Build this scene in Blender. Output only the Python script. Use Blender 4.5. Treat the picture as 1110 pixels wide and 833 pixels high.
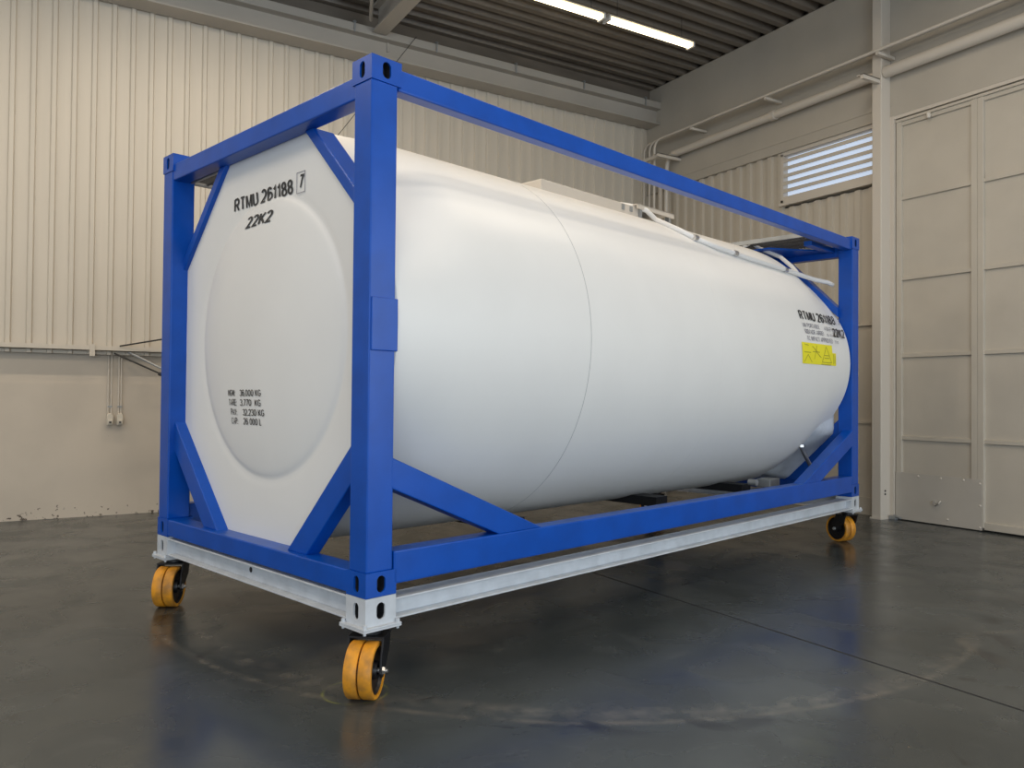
import bpy, bmesh, math, random
from mathutils import Vector, Matrix
random.seed(7)
for o in list(bpy.data.objects): bpy.data.objects.remove(o)
S = bpy.context.scene
COL = S.collection
PI = math.pi

# ---------------- camera ----------------
cam = bpy.data.objects.new('camera', bpy.data.cameras.new('camera')); COL.objects.link(cam)
fw = Vector((0.51534578, 0.85681721, 0.01682224)); rt = Vector((0.8568304, -0.51552475, 0.00871146)); up = Vector((-0.01613641, -0.00992439, 0.99982055))
m = Matrix(((rt.x, up.x, -fw.x, 0), (rt.y, up.y, -fw.y, 0), (rt.z, up.z, -fw.z, 1.427), (0, 0, 0, 1)))
cam.matrix_world = m
cam.data.sensor_width = 36.0; cam.data.lens = 861.33 / 1110 * 36.0
cam.data.clip_start = 0.05; cam.data.clip_end = 200
S.camera = cam
# ---------------- view, world, lights ----------------
S.view_settings.view_transform = 'Standard'; S.view_settings.look = 'None'
S.view_settings.gamma = 1.0; S.view_settings.use_curve_mapping = False
S.view_settings.exposure = -0.14
W = bpy.data.worlds.new('world'); S.world = W; W.use_nodes = True
bg = W.node_tree.nodes['Background']; bg.inputs[0].default_value = (0.84, 0.92, 1.0, 1); bg.inputs[1].default_value = 0.8

def area(name, loc, aim, sx, sy, power, color):
    l = bpy.data.lights.new(name, 'AREA'); l.shape = 'RECTANGLE'; l.size = sx; l.size_y = sy
    l.energy = power; l.color = color
    o = bpy.data.objects.new(name, l); COL.objects.link(o); o.location = loc
    o.rotation_euler = (Vector(aim) - Vector(loc)).to_track_quat('-Z', 'Y').to_euler()
    return o
WARM = (1.0, 0.87, 0.70)
DAY = (0.82, 0.92, 1.0)
# open hall door to the right behind the photographer, and the open front of the hall
area('door_daylight', (8.7, -3.2, 2.4), (1.5, 2.5, 1.2), 4.6, 4.2, 450, DAY)
area('front_daylight', (-2.0, -6.2, 2.6), (2.0, 6.0, 1.6), 9.0, 4.0, 430, DAY)
# ceiling tubes out of view; the middle row is added to light the right wall
for k, (x, y, p) in enumerate([(1.6, 8.1, 80), (-3.0, 8.1, 85), (5.4, 4.6, 66), (1.4, 4.6, 58), (-3.0, 4.6, 100), (4.6, 1.0, 95), (-1.0, 1.0, 110)]):
    area('tube_row_fill', (x, y, 6.2), (x, y, 0), 3.0, 0.15, p, WARM)

# ---------------- materials ----------------
def nm(name, color, rough=0.5, metal=0.0, bump=0.0, bscale=30.0, var=0.0, vscale=3.0, spec=0.5, dark=None, coat=0.0, stretch=(1, 1, 1)):
    mt = bpy.data.materials.new(name); mt.use_nodes = True; nt = mt.node_tree; b = nt.nodes['Principled BSDF']
    b.inputs['Base Color'].default_value = (*color, 1); b.inputs['Roughness'].default_value = rough
    b.inputs['Metallic'].default_value = metal; b.inputs['Specular IOR Level'].default_value = spec
    b.inputs['Coat Weight'].default_value = coat; b.inputs['Coat Roughness'].default_value = 0.15
    tc = nt.nodes.new('ShaderNodeTexCoord'); mp = nt.nodes.new('ShaderNodeMapping'); nt.links.new(tc.outputs['Object'], mp.inputs[0])
    mp.inputs['Scale'].default_value = stretch
    if var > 0:
        n = nt.nodes.new('ShaderNodeTexNoise'); n.inputs['Scale'].default_value = vscale; n.inputs['Detail'].default_value = 6
        nt.links.new(mp.outputs[0], n.inputs[0])
        r = nt.nodes.new('ShaderNodeValToRGB'); nt.links.new(n.outputs[0], r.inputs[0])
        d = dark or tuple(c * (1 - var) for c in color)
        r.color_ramp.elements[0].position = 0.32; r.color_ramp.elements[1].position = 0.62
        r.color_ramp.elements[0].color = (*d, 1); r.color_ramp.elements[1].color = (*color, 1)
        nt.links.new(r.outputs[0], b.inputs['Base Color'])
    if bump > 0:
        n2 = nt.nodes.new('ShaderNodeTexNoise'); n2.inputs['Scale'].default_value = bscale; n2.inputs['Detail'].default_value = 4
        nt.links.new(mp.outputs[0], n2.inputs[0])
        bp = nt.nodes.new('ShaderNodeBump'); bp.inputs['Strength'].default_value = bump; bp.inputs['Distance'].default_value = 0.01
        nt.links.new(n2.outputs[0], bp.inputs['Height']); nt.links.new(bp.outputs[0], b.inputs['Normal'])
    return mt
def emit(name, color, strength):
    mt = bpy.data.materials.new(name); mt.use_nodes = True; b = mt.node_tree.nodes['Principled BSDF']
    b.inputs['Base Color'].default_value = (*color, 1)
    b.inputs['Emission Color'].default_value = (*color, 1); b.inputs['Emission Strength'].default_value = strength
    return mt
M = dict(
    blue=nm('blue_paint', (0.001, 0.076, 0.44), 0.33, bump=0.05, bscale=9, var=0.18, vscale=5, dark=(0.001, 0.064, 0.37), spec=0.35),
    white=nm('white_tank_paint', (0.80, 0.79, 0.77), 0.42, bump=0.05, bscale=5, var=0.03, vscale=2),
    pipe_white=nm('white_pipe_paint', (0.80, 0.78, 0.75), 0.4),
    seam=nm('seam_grey', (0.50, 0.50, 0.50), 0.5),
    dolly=nm('grey_white_paint', (0.60, 0.63, 0.67), 0.42, var=0.15, vscale=9, bump=0.05),
    dark=nm('dark_void', (0.012, 0.012, 0.014), 0.6),
    black=nm('black_caster_steel', (0.012, 0.012, 0.014), 0.4, metal=0.2),
    yellow_wheel=nm('amber_tyre', (0.78, 0.32, 0.015), 0.5, var=0.5, vscale=14, dark=(0.38, 0.17, 0.03)),
    chrome=nm('zinc_steel', (0.6, 0.6, 0.6), 0.3, metal=0.9),
    galv=nm('galvanised_steel', (0.42, 0.43, 0.43), 0.45, metal=0.5, var=0.2, vscale=8),
    grate=nm('dark_grating', (0.10, 0.10, 0.10), 0.5, metal=0.3),
    cream=nm('cream_sheet_paint', (0.64, 0.575, 0.48), 0.55, var=0.05, vscale=1.2, bump=0.02, stretch=(6, 6, 0.4)),
    cream2=nm('beige_wall_paint', (0.57, 0.51, 0.42), 0.6, var=0.06, vscale=1.5, bump=0.05, bscale=20),
    cream3=nm('cream_pipe_paint', (0.64, 0.58, 0.50), 0.45),
    door=nm('beige_door_paint', (0.57, 0.52, 0.44), 0.45, var=0.07, vscale=2.2, bump=0.04, bscale=8),
    plate=nm('kick_plate_paint', (0.53, 0.49, 0.43), 0.38, var=0.05, vscale=4),
    beam=nm('grey_beam_paint', (0.46, 0.42, 0.365), 0.55, var=0.06, vscale=2),
    band=nm('concrete_beam_paint', (0.50, 0.455, 0.385), 0.65, var=0.09, vscale=1.3, bump=0.06, bscale=14),
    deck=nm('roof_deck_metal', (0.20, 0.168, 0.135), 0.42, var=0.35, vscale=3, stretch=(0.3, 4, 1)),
    cable=nm('black_cable', (0.03, 0.028, 0.025), 0.6),
    ink=nm('black_lettering', (0.02, 0.02, 0.022), 0.5),
    ink2=nm('faded_lettering', (0.22, 0.22, 0.27), 0.5),
    yellow=nm('yellow_sticker', (0.86, 0.78, 0.02), 0.45),
    ink3=nm('sticker_ink', (0.40, 0.36, 0.03), 0.5),
    rust=nm('brown_timber', (0.16, 0.10, 0.055), 0.6),
    tube=emit('lit_tube', (1.0, 0.82, 0.50), 6.5),
    pane=emit('daylit_pane', (0.66, 0.77, 0.95), 0.62),
    socket=nm('ivory_plastic', (0.62, 0.56, 0.46), 0.4),
)

def floor_material():
    mt = bpy.data.materials.new('dark_epoxy_floor'); mt.use_nodes = True; nt = mt.node_tree; L = nt.links; N = nt.nodes
    b = N['Principled BSDF']
    geo = N.new('ShaderNodeNewGeometry'); sep = N.new('ShaderNodeSeparateXYZ'); L.new(geo.outputs['Position'], sep.inputs[0])
    def mth(op, a, c=None, clamp=False):
        n = N.new('ShaderNodeMath'); n.operation = op; n.use_clamp = clamp
        for i, v in enumerate((a, c)):
            if v is None: continue
            if isinstance(v, (int, float)): n.inputs[i].default_value = v
            else: L.new(v, n.inputs[i])
        return n.outputs[0]
    def noise(scale, detail=6, dist=0.0, sc=(1, 1, 1)):
        mp = N.new('ShaderNodeMapping'); mp.inputs['Scale'].default_value = sc; L.new(geo.outputs['Position'], mp.inputs[0])
        n = N.new('ShaderNodeTexNoise'); n.inputs['Scale'].default_value = scale; n.inputs['Detail'].default_value = detail
        n.inputs['Distortion'].default_value = dist; L.new(mp.outputs[0], n.inputs[0]); return n.outputs[0]
    def mix(fac, a, c):
        n = N.new('ShaderNodeMix'); n.data_type = 'RGBA'; L.new(fac, n.inputs[0])
        for i, v in ((6, a), (7, c)):
            if isinstance(v, tuple): n.inputs[i].default_value = (*v, 1)
            else: L.new(v, n.inputs[i])
        return n.outputs[2]
    def ramp(v, lo, hi):
        n = N.new('ShaderNodeMapRange'); n.inputs[1].default_value = lo; n.inputs[2].default_value = hi; L.new(v, n.inputs[0]); return n.outputs[0]
    def ring(cx, cy, r, w):     # a scuffed circle left by the casters
        dx = mth('SUBTRACT', sep.outputs[0], cx); dy = mth('SUBTRACT', sep.outputs[1], cy)
        d = mth('SQRT', mth('ADD', mth('MULTIPLY', dx, dx), mth('MULTIPLY', dy, dy)))
        e = mth('ABSOLUTE', mth('SUBTRACT', d, r)); return mth('SUBTRACT', 1.0, mth('DIVIDE', e, w), True)
    base = mix(ramp(noise(0.9, 5, 0.6), 0.35, 0.65), (0.037, 0.044, 0.045), (0.058, 0.066, 0.067))
    base = mix(mth('MULTIPLY', ramp(noise(3.2, 7, 1.2), 0.58, 0.74), 0.30), base, (0.11, 0.115, 0.112))
    base = mix(mth('MULTIPLY', ramp(noise(2.3, 7, 1.5, (1, 1.6, 1)), 0.66, 0.72), 0.6), base, (0.022, 0.022, 0.022))
    n1 = ramp(noise(5, 6, 0.8), 0.38, 0.62)
    fade = mth('SUBTRACT', 1.0, ramp(sep.outputs[0], 4.2, 5.4))
    a1 = mth('MULTIPLY', mth('MULTIPLY', mth('MULTIPLY', fade, ring(3.72, 5.32, 2.86, 0.10)), ramp(noise(9, 6), 0.40, 0.66)), 0.40)
    base = mix(a1, base, (0.22, 0.20, 0.17))
    a2 = mth('MULTIPLY', mth('MULTIPLY', mth('MULTIPLY', fade, ring(3.66, 5.40, 3.0, 0.035)), n1), 0.35)
    base = mix(a2, base, (0.25, 0.22, 0.18))
    a3 = mth('MULTIPLY', mth('MULTIPLY', ring(4.95, 2.35, 0.38, 0.05), n1), 0.22)
    base = mix(a3, base, (0.22, 0.18, 0.13))
    # dark drips along the arc
    a4 = mth('MULTIPLY', mth('MULTIPLY', ring(3.72, 5.32, 3.0, 0.12), ramp(noise(2.6, 6, 1.0), 0.55, 0.62)), 0.9)
    base = mix(a4, base, (0.014, 0.015, 0.018))
    a5 = mth('MULTIPLY', ring(1.35, 3.685, 0.155, 0.012), ramp(noise(12, 3), 0.35, 0.6))
    base = mix(mth('MULTIPLY', a5, 0.55), base, (0.30, 0.32, 0.07))
    L.new(base, b.inputs['Base Color'])
    rr = N.new('ShaderNodeMapRange'); rr.inputs[3].default_value = 0.18; rr.inputs[4].default_value = 0.34
    rr.inputs[1].default_value = 0.35; rr.inputs[2].default_value = 0.7; L.new(noise(2.2, 6, 0.7), rr.inputs[0]); L.new(rr.outputs[0], b.inputs['Roughness'])
    b.inputs['Specular IOR Level'].default_value = 0.5
    bp = N.new('ShaderNodeBump'); bp.inputs['Strength'].default_value = 0.05; bp.inputs['Distance'].default_value = 0.01
    L.new(noise(4, 5), bp.inputs['Height']); L.new(bp.outputs[0], b.inputs['Normal'])
    return mt
M['floor'] = floor_material()

def masonry_material():
    mt = nm('painted_masonry', (0.60, 0.525, 0.43), 0.6, bump=0.25, bscale=6, var=0.10, vscale=1.6)
    nt = mt.node_tree; N = nt.nodes; L = nt.links; b = N['Principled BSDF']
    src = b.inputs['Base Color'].links[0].from_socket
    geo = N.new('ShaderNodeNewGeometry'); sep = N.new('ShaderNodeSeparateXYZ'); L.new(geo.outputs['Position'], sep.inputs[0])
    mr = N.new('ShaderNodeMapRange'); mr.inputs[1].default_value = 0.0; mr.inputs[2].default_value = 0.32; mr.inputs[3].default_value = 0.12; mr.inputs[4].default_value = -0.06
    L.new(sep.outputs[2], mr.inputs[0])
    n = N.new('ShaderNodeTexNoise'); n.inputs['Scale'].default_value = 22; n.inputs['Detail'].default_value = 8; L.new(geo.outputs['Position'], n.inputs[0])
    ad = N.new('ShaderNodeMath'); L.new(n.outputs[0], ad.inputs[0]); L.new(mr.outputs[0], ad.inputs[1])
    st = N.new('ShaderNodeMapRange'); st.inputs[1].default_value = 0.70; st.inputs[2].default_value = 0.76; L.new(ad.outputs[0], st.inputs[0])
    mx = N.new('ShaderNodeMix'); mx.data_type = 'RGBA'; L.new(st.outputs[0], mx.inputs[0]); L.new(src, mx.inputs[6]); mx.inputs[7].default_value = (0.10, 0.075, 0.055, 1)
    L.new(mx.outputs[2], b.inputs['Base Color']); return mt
M['masonry'] = masonry_material()

# ---------------- mesh helpers ----------------
class MB:
    def __init__(s): s.v = []; s.f = []; s.mi = []; s.sm = []
    def add(s, vs, fs, mi=0, sm=False):
        n = len(s.v); s.v += [tuple(v) for v in vs]
        for f in fs: s.f.append(tuple(i + n for i in f)); s.mi.append(mi); s.sm.append(sm)
        return s
    def box(s, lo, hi, mi=0):
        x0, y0, z0 = lo; x1, y1, z1 = hi
        return s.add([(x0, y0, z0), (x1, y0, z0), (x1, y1, z0), (x0, y1, z0), (x0, y0, z1), (x1, y0, z1), (x1, y1, z1), (x0, y1, z1)],
                     [(0, 3, 2, 1), (4, 5, 6, 7), (0, 1, 5, 4), (1, 2, 6, 5), (2, 3, 7, 6), (3, 0, 4, 7)], mi)
    def prism(s, poly, axis, a, b, mi=0):          # polygon in the two other axes, extruded along axis
        def P(p, t):
            if axis == 'x': return (t, p[0], p[1])
            if axis == 'y': return (p[0], t, p[1])
            return (p[0], p[1], t)
        n = len(poly); vs = [P(p, a) for p in poly] + [P(p, b) for p in poly]
        fs = [tuple(range(n))[::-1], tuple(range(n, 2 * n))] + [(i, (i + 1) % n, (i + 1) % n + n, i + n) for i in range(n)]
        return s.add(vs, fs, mi)
    def tube(s, pts, r, n=12, caps=True, mi=0):
        pts = [Vector(p) for p in pts]; rings = []; k = len(pts); nrm = None
        for i, p in enumerate(pts):
            t = (pts[min(i + 1, k - 1)] - pts[max(i - 1, 0)]).normalized()
            if nrm is None: nrm = t.orthogonal().normalized()
            nrm = (nrm - t * nrm.dot(t)).normalized(); bn = t.cross(nrm)
            rings.append([p + (nrm * math.cos(2 * PI * j / n) + bn * math.sin(2 * PI * j / n)) * r for j in range(n)])
        vs = [v for q in rings for v in q]
        fs = [(i * n + j, i * n + (j + 1) % n, (i + 1) * n + (j + 1) % n, (i + 1) * n + j) for i in range(k - 1) for j in range(n)]
        s.add(vs, fs, mi, True)
        if caps: s.add(rings[0], [tuple(range(n))[::-1]], mi); s.add(rings[-1], [tuple(range(n))], mi)
        return s
    def lathe(s, prof, c, ax, n=40, mi=0, closed=False):   # prof: (along, radius)
        ax = Vector(ax).normalized(); u = ax.orthogonal().normalized(); w = ax.cross(u); c = Vector(c)
        vs = [c + ax * a + (u * math.cos(2 * PI * j / n) + w * math.sin(2 * PI * j / n)) * r for a, r in prof for j in range(n)]
        k = len(prof); rng = range(k if closed else k - 1)
        fs = [(i * n + j, i * n + (j + 1) % n, ((i + 1) % k) * n + (j + 1) % n, ((i + 1) % k) * n + j) for i in rng for j in range(n)]
        return s.add(vs, fs, mi, True)
    def build(s, name, mats, parent=None, bevel=0.0, seg=2, loc=None, sharp=35):
        me = bpy.data.meshes.new(name); me.from_pydata(s.v, [], s.f)
        for mt in (mats if isinstance(mats, (list, tuple)) else [mats]): me.materials.append(mt)
        me.polygons.foreach_set('material_index', s.mi); me.polygons.foreach_set('use_smooth', s.sm)
        bm = bmesh.new(); bm.from_mesh(me); bmesh.ops.recalc_face_normals(bm, faces=bm.faces)
        if any(s.sm):
            for e in bm.edges:
                if len(e.link_faces) == 2 and e.calc_face_angle(0) > math.radians(sharp): e.smooth = False
        bm.to_mesh(me); bm.free()
        o = bpy.data.objects.new(name, me); COL.objects.link(o)
        if parent: o.parent = parent
        if loc: o.location = loc
        if bevel > 0:
            md = o.modifiers.new('edge', 'BEVEL'); md.width = bevel; md.segments = seg; md.limit_method = 'ANGLE'; md.angle_limit = math.radians(40)
        return o
def empty(name, loc, rz=0, parent=None):
    o = bpy.data.objects.new(name, None); COL.objects.link(o); o.location = loc; o.rotation_euler = (0, 0, rz); o.empty_display_size = 0.1
    if parent: o.parent = parent
    return o
def tag(o, label, cat, group=None):
    o['label'] = label; o['category'] = cat
    if group: o['group'] = group
    return o
def struct(o, label=None, cat='wall'):
    o['kind'] = 'structure'
    if label: o['label'] = label; o['category'] = cat
    return o
def share(src, name, loc, parent):
    c = bpy.data.objects.new(name, src.data); COL.objects.link(c); c.parent = parent; c.location = loc
    for md in src.modifiers:
        n = c.modifiers.new(md.name, md.type)
        if md.type == 'BEVEL': n.width = md.width; n.segments = md.segments; n.limit_method = 'ANGLE'; n.angle_limit = md.angle_limit
    return c

# ================= THE HALL =================
UR, VB, HC = 8.90, 10.48, 6.655           # right wall, back wall, underside of the roof deck
fl = struct(MB().box((-9, -7, -0.15), (9.6, 11, 0)).build('floor', M['floor']), 'dark glossy grey concrete hall floor with caster scuffs and one straight joint', 'floor')
MB().box((3.930, -7, 0.0), (3.944, 5.6, 0.0012)).build('expansion_joint', M['dark'], fl)

wb = struct(MB().box((-8, VB, -0.1), (9.4, VB + 0.2, 7.0)).build('wall_back', M['masonry']), 'beige back wall, painted masonry below and ribbed cream sheets above', 'wall')
MB().box((-8, VB - 0.012, 0), (8.95, VB, 1.55)).build('masonry_plinth', M['masonry'], wb)
def rib_poly(n, pitch, a, b, c, base, proud, thick=0.0, start=0.0):
    pts = []
    for k in range(n):
        x = start + k * pitch
        pts += [(x, base), (x + a, base), (x + a + b, base - proud), (x + a + b + c, base - proud), (x + a + 2 * b + c, base)]
    pts.append((start + n * pitch, base)); return pts
def sheet(n, pitch, w0, w1, base, proud, flat, slope, top):
    p = rib_poly(n, pitch, flat, slope, top, base, proud); q = p + [(x, y + 0.012) for x, y in reversed(p)]
    mb = MB(); k = len(p)
    mb.add([(x, y, w0) for x, y in p] + [(x, y, w1) for x, y in p], [(i, i + 1, i + 1 + k, i + k) for i in range(k - 1)])
    mb.add([(x, y + 0.012, w0) for x, y in p] + [(x, y + 0.012, w1) for x, y in p], [(i, i + k, i + 1 + k, i + 1) for i in range(k - 1)])
    for z in (w0, w1):
        mb.add([(x, y, z) for x, y in p] + [(x, y + 0.012, z) for x, y in p], [(i, i + 1, i + 1 + k, i + k) for i in range(k - 1)])
    return mb
PITCH = 0.2015
first = None
for i in range(17):
    x = -8.0 + 0.118 + i * 5 * PITCH
    if x > 8.3: break
    if first is None:
        first = sheet(5, PITCH, 1.885, 6.66, 0, 0.030, 0.132, 0.014, 0.040).build('cladding_sheet', M['cream'], wb, loc=(x, 10.40, 0))
    else: share(first, 'cladding_sheet', (x, 10.40, 0), wb)
xe = x if x > 8.3 else x + 5 * PITCH
nl = int((8.9 - xe) / PITCH)
if nl > 0:
    sheet(nl, PITCH, 1.885, 6.66, 0, 0.030, 0.132, 0.014, 0.040).build('cladding_sheet', M['cream'], wb, loc=(xe, 10.40, 0))
rail = MB().box((-8, 10.33, 1.925), (8.75, 10.362, 1.985)).box((-8, 10.33, 1.925), (8.75, 10.42, 1.932))
rail.build('edge_rail', M['cream'], wb)
for x in (0.54, 3.6, -2.6):
    MB().box((x, 10.31, 1.86), (x + 0.055, 10.335, 2.0)).build('rail_clip', M['cream'], wb)

# roof deck
ce = struct(MB().box((-8, -6.5, HC + 0.10), (9.2, VB, HC + 0.2)).build('ceiling', M['deck']), 'dark brown corrugated metal roof deck', 'ceiling')
def deck_sheet(n, pitch):
    p = []
    for k in range(n):
        y = k * pitch; p += [(y, 0.0), (y + 0.09, 0.0), (y + 0.13, 0.085), (y + 0.21, 0.085)]
    p.append((n * pitch, 0.0)); mb = MB(); kk = len(p)
    for dz in (0, 0.006):
        mb.add([(-8, y, z + dz) for y, z in p] + [(8.93, y, z + dz) for y, z in p], [(i, i + 1, i + 1 + kk, i + kk) for i in range(kk - 1)])
    return mb
dk = None
for i in range(17):
    y = VB - 1.0 * (i + 1)
    if dk is None: dk = deck_sheet(4, 0.25).build('deck_sheet', M['deck'], ce, loc=(0, y, HC))
    else: share(dk, 'deck_sheet', (0, y, HC), ce)

# back beam with its flanges
bb = struct(MB().box((-8, 10.16, 6.035), (8.90, 10.37, 6.30)).build('trim_1', M['beam']), 'painted steel beam running along the top of the back wall', 'beam')
MB().box((-8, 10.06, 6.008), (8.90, 10.365, 6.035)).build('lower_flange', M['beam'], bb, bevel=0.006)
MB().box((-8, 10.035, 6.262), (8.90, 10.365, 6.280)).build('upper_flange', M['beam'], bb, bevel=0.006)
MB().box((-8, 10.05, 6.280), (8.90, 10.365, 6.38)).build('gutter_channel', M['beam'], bb, bevel=0.008)
for x in (1.85, 3.55, 4.75, 6.05, 7.3, 8.55):
    MB().box((x, 10.025, 6.25), (x + 0.020, 10.035, 6.40)).box((x - 0.010, 10.025, 6.38), (x + 0.030, 10.10, 6.395)).build('beam_clamp', M['galv'], bb)
MB().box((4.06, 10.14, 6.14), (4.09, 10.16, 6.262)).build('cleat', M['beam'], bb)
MB().box((-8, 10.33, 6.39), (8.90, 10.345, 6.66)).build('gap_shade_strip', M['deck'], bb)  # added dark strip over the cladding, stands in for shade above the beam
# roof girder across the hall
rg = struct(MB().box((3.80, -6.5, 6.30), (4.0, 10.02, 6.325)).box((3.885, -6.5, 6.325), (3.915, 10.02, 6.63)).box((3.80, -6.5, 6.63), (4.0, 10.02, 6.66)).build('trim_2', M['beam']),
       'painted steel roof girder crossing the hall to the back wall beam', 'beam')
MB().tube([(3.2, 8.4, 6.62), (3.75, 9.95, 6.42)], 0.025, 8).build('wind_brace', M['beam'], rg)

# right wall
wr = struct(MB().box((9.05, -6.5, -0.1), (9.3, VB, 7.0)).build('wall_right', M['band']), 'beige right wall with smooth beam above ribbed sheets and a sliding door', 'wall')
MB().box((UR, -6.5, 4.885), (9.05, VB - 0.0, 6.655)).build('concrete_band', M['band'], wr)
MB().box((UR - 0.008, 5.87, 5.02), (UR, VB, 5.05)).build('band_ledge', M['band'], wr)
def rsheet(n, pitch, z0, z1):
    mb = sheet(n, pitch, z0, z1, 0, 0.034, 0.10, 0.016, 0.07)
    mb.v = [(y, -x, z) for x, y, z in mb.v]; return mb
a = None
for k in range(3):
    y = 10.46 - k * 0.97
    if a is None: a = rsheet(5, 0.194, 2.4, 4.90).build('cladding_sheet', M['cream2'], wr, loc=(8.965, y, 0))
    else: share(a, 'cladding_sheet', (8.965, y, 0), wr)
rsheet(7, 0.205, 2.4, 4.10).build('cladding_sheet', M['cream2'], wr, loc=(8.965, 7.55, 0))
MB().box((8.955, 5.90, 0.215), (9.05, VB, 1.15)).build('wall_panel', M['cream2'], wr)
MB().box((8.975, 5.90, 1.15), (9.05, VB, 2.4)).build('wall_panel', M['cream2'], wr)
MB().box((8.93, 5.90, 0.0), (9.05, VB, 0.215)).build('wall_kerb', M['cream2'], wr)
for z in (1.15, 2.38):
    MB().box((8.935, 5.90, z - 0.012), (9.05, VB, z + 0.018)).build('wall_ledge', M['cream2'], wr)
MB().box((UR - 0.004, 5.845, 0), (9.05, 5.90, 4.885)).build('door_jamb', M['cream3'], wr)
po = struct(MB().box((8.72, 5.895, 0), (8.90, 6.02, 6.655)).build('trim_3', M['cream3'], bevel=0.008), 'pale square steel column between louvre window and sliding door', 'column')
MB().box((8.70, 5.885, 0), (8.90, 6.03, 0.02)).build('base_plate', M['cream3'], po)
for z in (0.30, 0.34): MB().lathe([(0, 0.012), (0.008, 0.01), (0.008, 0.0)], (8.80, 5.895, z), (0, -1, 0), 12).build('bolt', M['dark'], po)

# louvre window
wn = struct(empty('window_1', (8.93, 6.86, 4.13)), 'horizontal louvre window with daylight between beige slats, high on right wall', 'window')
def wpart(name, mb, mt, **k):
    mb.v = [(x - 8.93, y - 6.86, z - 4.13) for x, y, z in mb.v]; return mb.build(name, mt, wn, **k)
wpart('pane', MB().box((9.03, 6.13, 4.22), (9.045, 7.56, 4.83)), M['pane'])
wpart('window_frame', MB().box((8.93, 7.54, 4.13), (9.05, 7.58, 4.86)).box((8.93, 6.02, 4.835), (9.05, 7.58, 4.885)), M['cream3'])
wpart('window_sill', MB().box((8.88, 6.02, 4.125), (9.05, 7.58, 4.165)).box((8.93, 6.02, 4.165), (9.05, 7.58, 4.215)), M['cream3'])
for k in range(6):
    z = 4.215 + k * 0.105
    wpart('slat', MB().prism([(8.935, z - 0.002), (8.94, z - 0.004), (9.02, z + 0.062), (9.018, z + 0.070), (8.935, z + 0.046)], 'y', 6.03, 7.54), M['cream3'])

# sliding door, two leaves
RAILS = (3.872, 2.90, 1.97, 0.985)
def door(name, y1, y0, stiles, label, kick):
    d = struct(empty(name, (8.93, y0, 0)), label, 'door')
    def P(nm_, mb, mt=M['door'], **k):
        mb.v = [(x - 8.93, y - y0, z) for x, y, z in mb.v]; return mb.build(nm_, mt, d, **k)
    zs = [0.05] + sorted(RAILS) + [4.82]
    for a_, b_ in zip(stiles[:-1], stiles[1:]):
        for z0, z1 in zip(zs[:-1], zs[1:]): P('door_panel', MB().box((8.962, b_ + 0.004, z0 + 0.004), (9.02, a_ - 0.004, z1 - 0.004)))
    for s in stiles: P('stile', MB().box((8.925, s - 0.034, 0.04), (8.975, s + 0.034, 4.80)), bevel=0.004)
    for a_, b_ in zip(stiles[:-1], stiles[1:]):
        for z in RAILS: P('rail', MB().prism([(8.935, z - 0.022), (8.972, z - 0.030), (8.972, z + 0.026), (8.935, z + 0.018)], 'y', b_ + 0.034, a_ - 0.034))
        P('bottom_rail', MB().box((8.93, b_ + 0.034, 0.02), (8.972, a_ - 0.034, 0.10)), bevel=0.004)
        P('top_rail', MB().box((8.935, b_ + 0.034, 4.75), (8.972, a_ - 0.034, 4.80)), bevel=0.004)
    if kick:
        kp = P('kick_plate', MB().box((8.918, 4.815, 0.012), (8.923, 5.835, 0.57)), M['plate'])
        for y, z in ((5.55, 0.54), (5.28, 0.54), (5.02, 0.545), (4.84, 0.52), (4.84, 0.28), (4.84, 0.04), (5.2, 0.08)):
            MB().lathe([(0, 0.014), (0.006, 0.010), (0.008, 0)], (8.918 - 8.93, y - y0, z), (-1, 0, 0), 10).build('rivet', M['cream3'], kp)
        pull = MB().tube([(8.916, 5.36, 0.275), (8.885, 5.35, 0.25), (8.885, 5.32, 0.225), (8.885, 5.29, 0.25), (8.916, 5.28, 0.275)], 0.009, 8)
        pull.v = [(x - 8.93, y - y0, z) for x, y, z in pull.v]; pull.build('pull_hook', M['chrome'], kp)
    return d
door('door_1', 5.84, 4.87, (5.80, 4.905), 'beige panelled sliding door leaf next to the column, with metal kick plate', True)
door('door_2', 4.86, 0.9, (4.835, 3.70, 2.70, 1.70, 0.95), 'beige panelled sliding door leaf at the right edge of the picture', False)
MB().box((8.905, 0.9, 4.845), (9.0, 5.86, 4.885)).build('door_track', M['cream3'], wr)
MB().box((8.915, 0.9, 4.80), (9.0, 5.84, 4.83)).build('door_track', M['door'], wr)
sl = MB().lathe([(0, 0.022), (0.03, 0.028), (0.06, 0.02), (0.07, 0)], (8.91, 5.42, 4.80), (0, 0, -1), 12).build('track_stop', M['cream3'], wr)
MB().box((8.85, 5.80, 0.0), (8.915, 5.88, 0.045)).tube([(8.87, 5.82, 0.05), (8.84, 5.72, 0.03)], 0.014, 8).build('floor_guide', M['galv'], wr, bevel=0.004)

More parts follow.
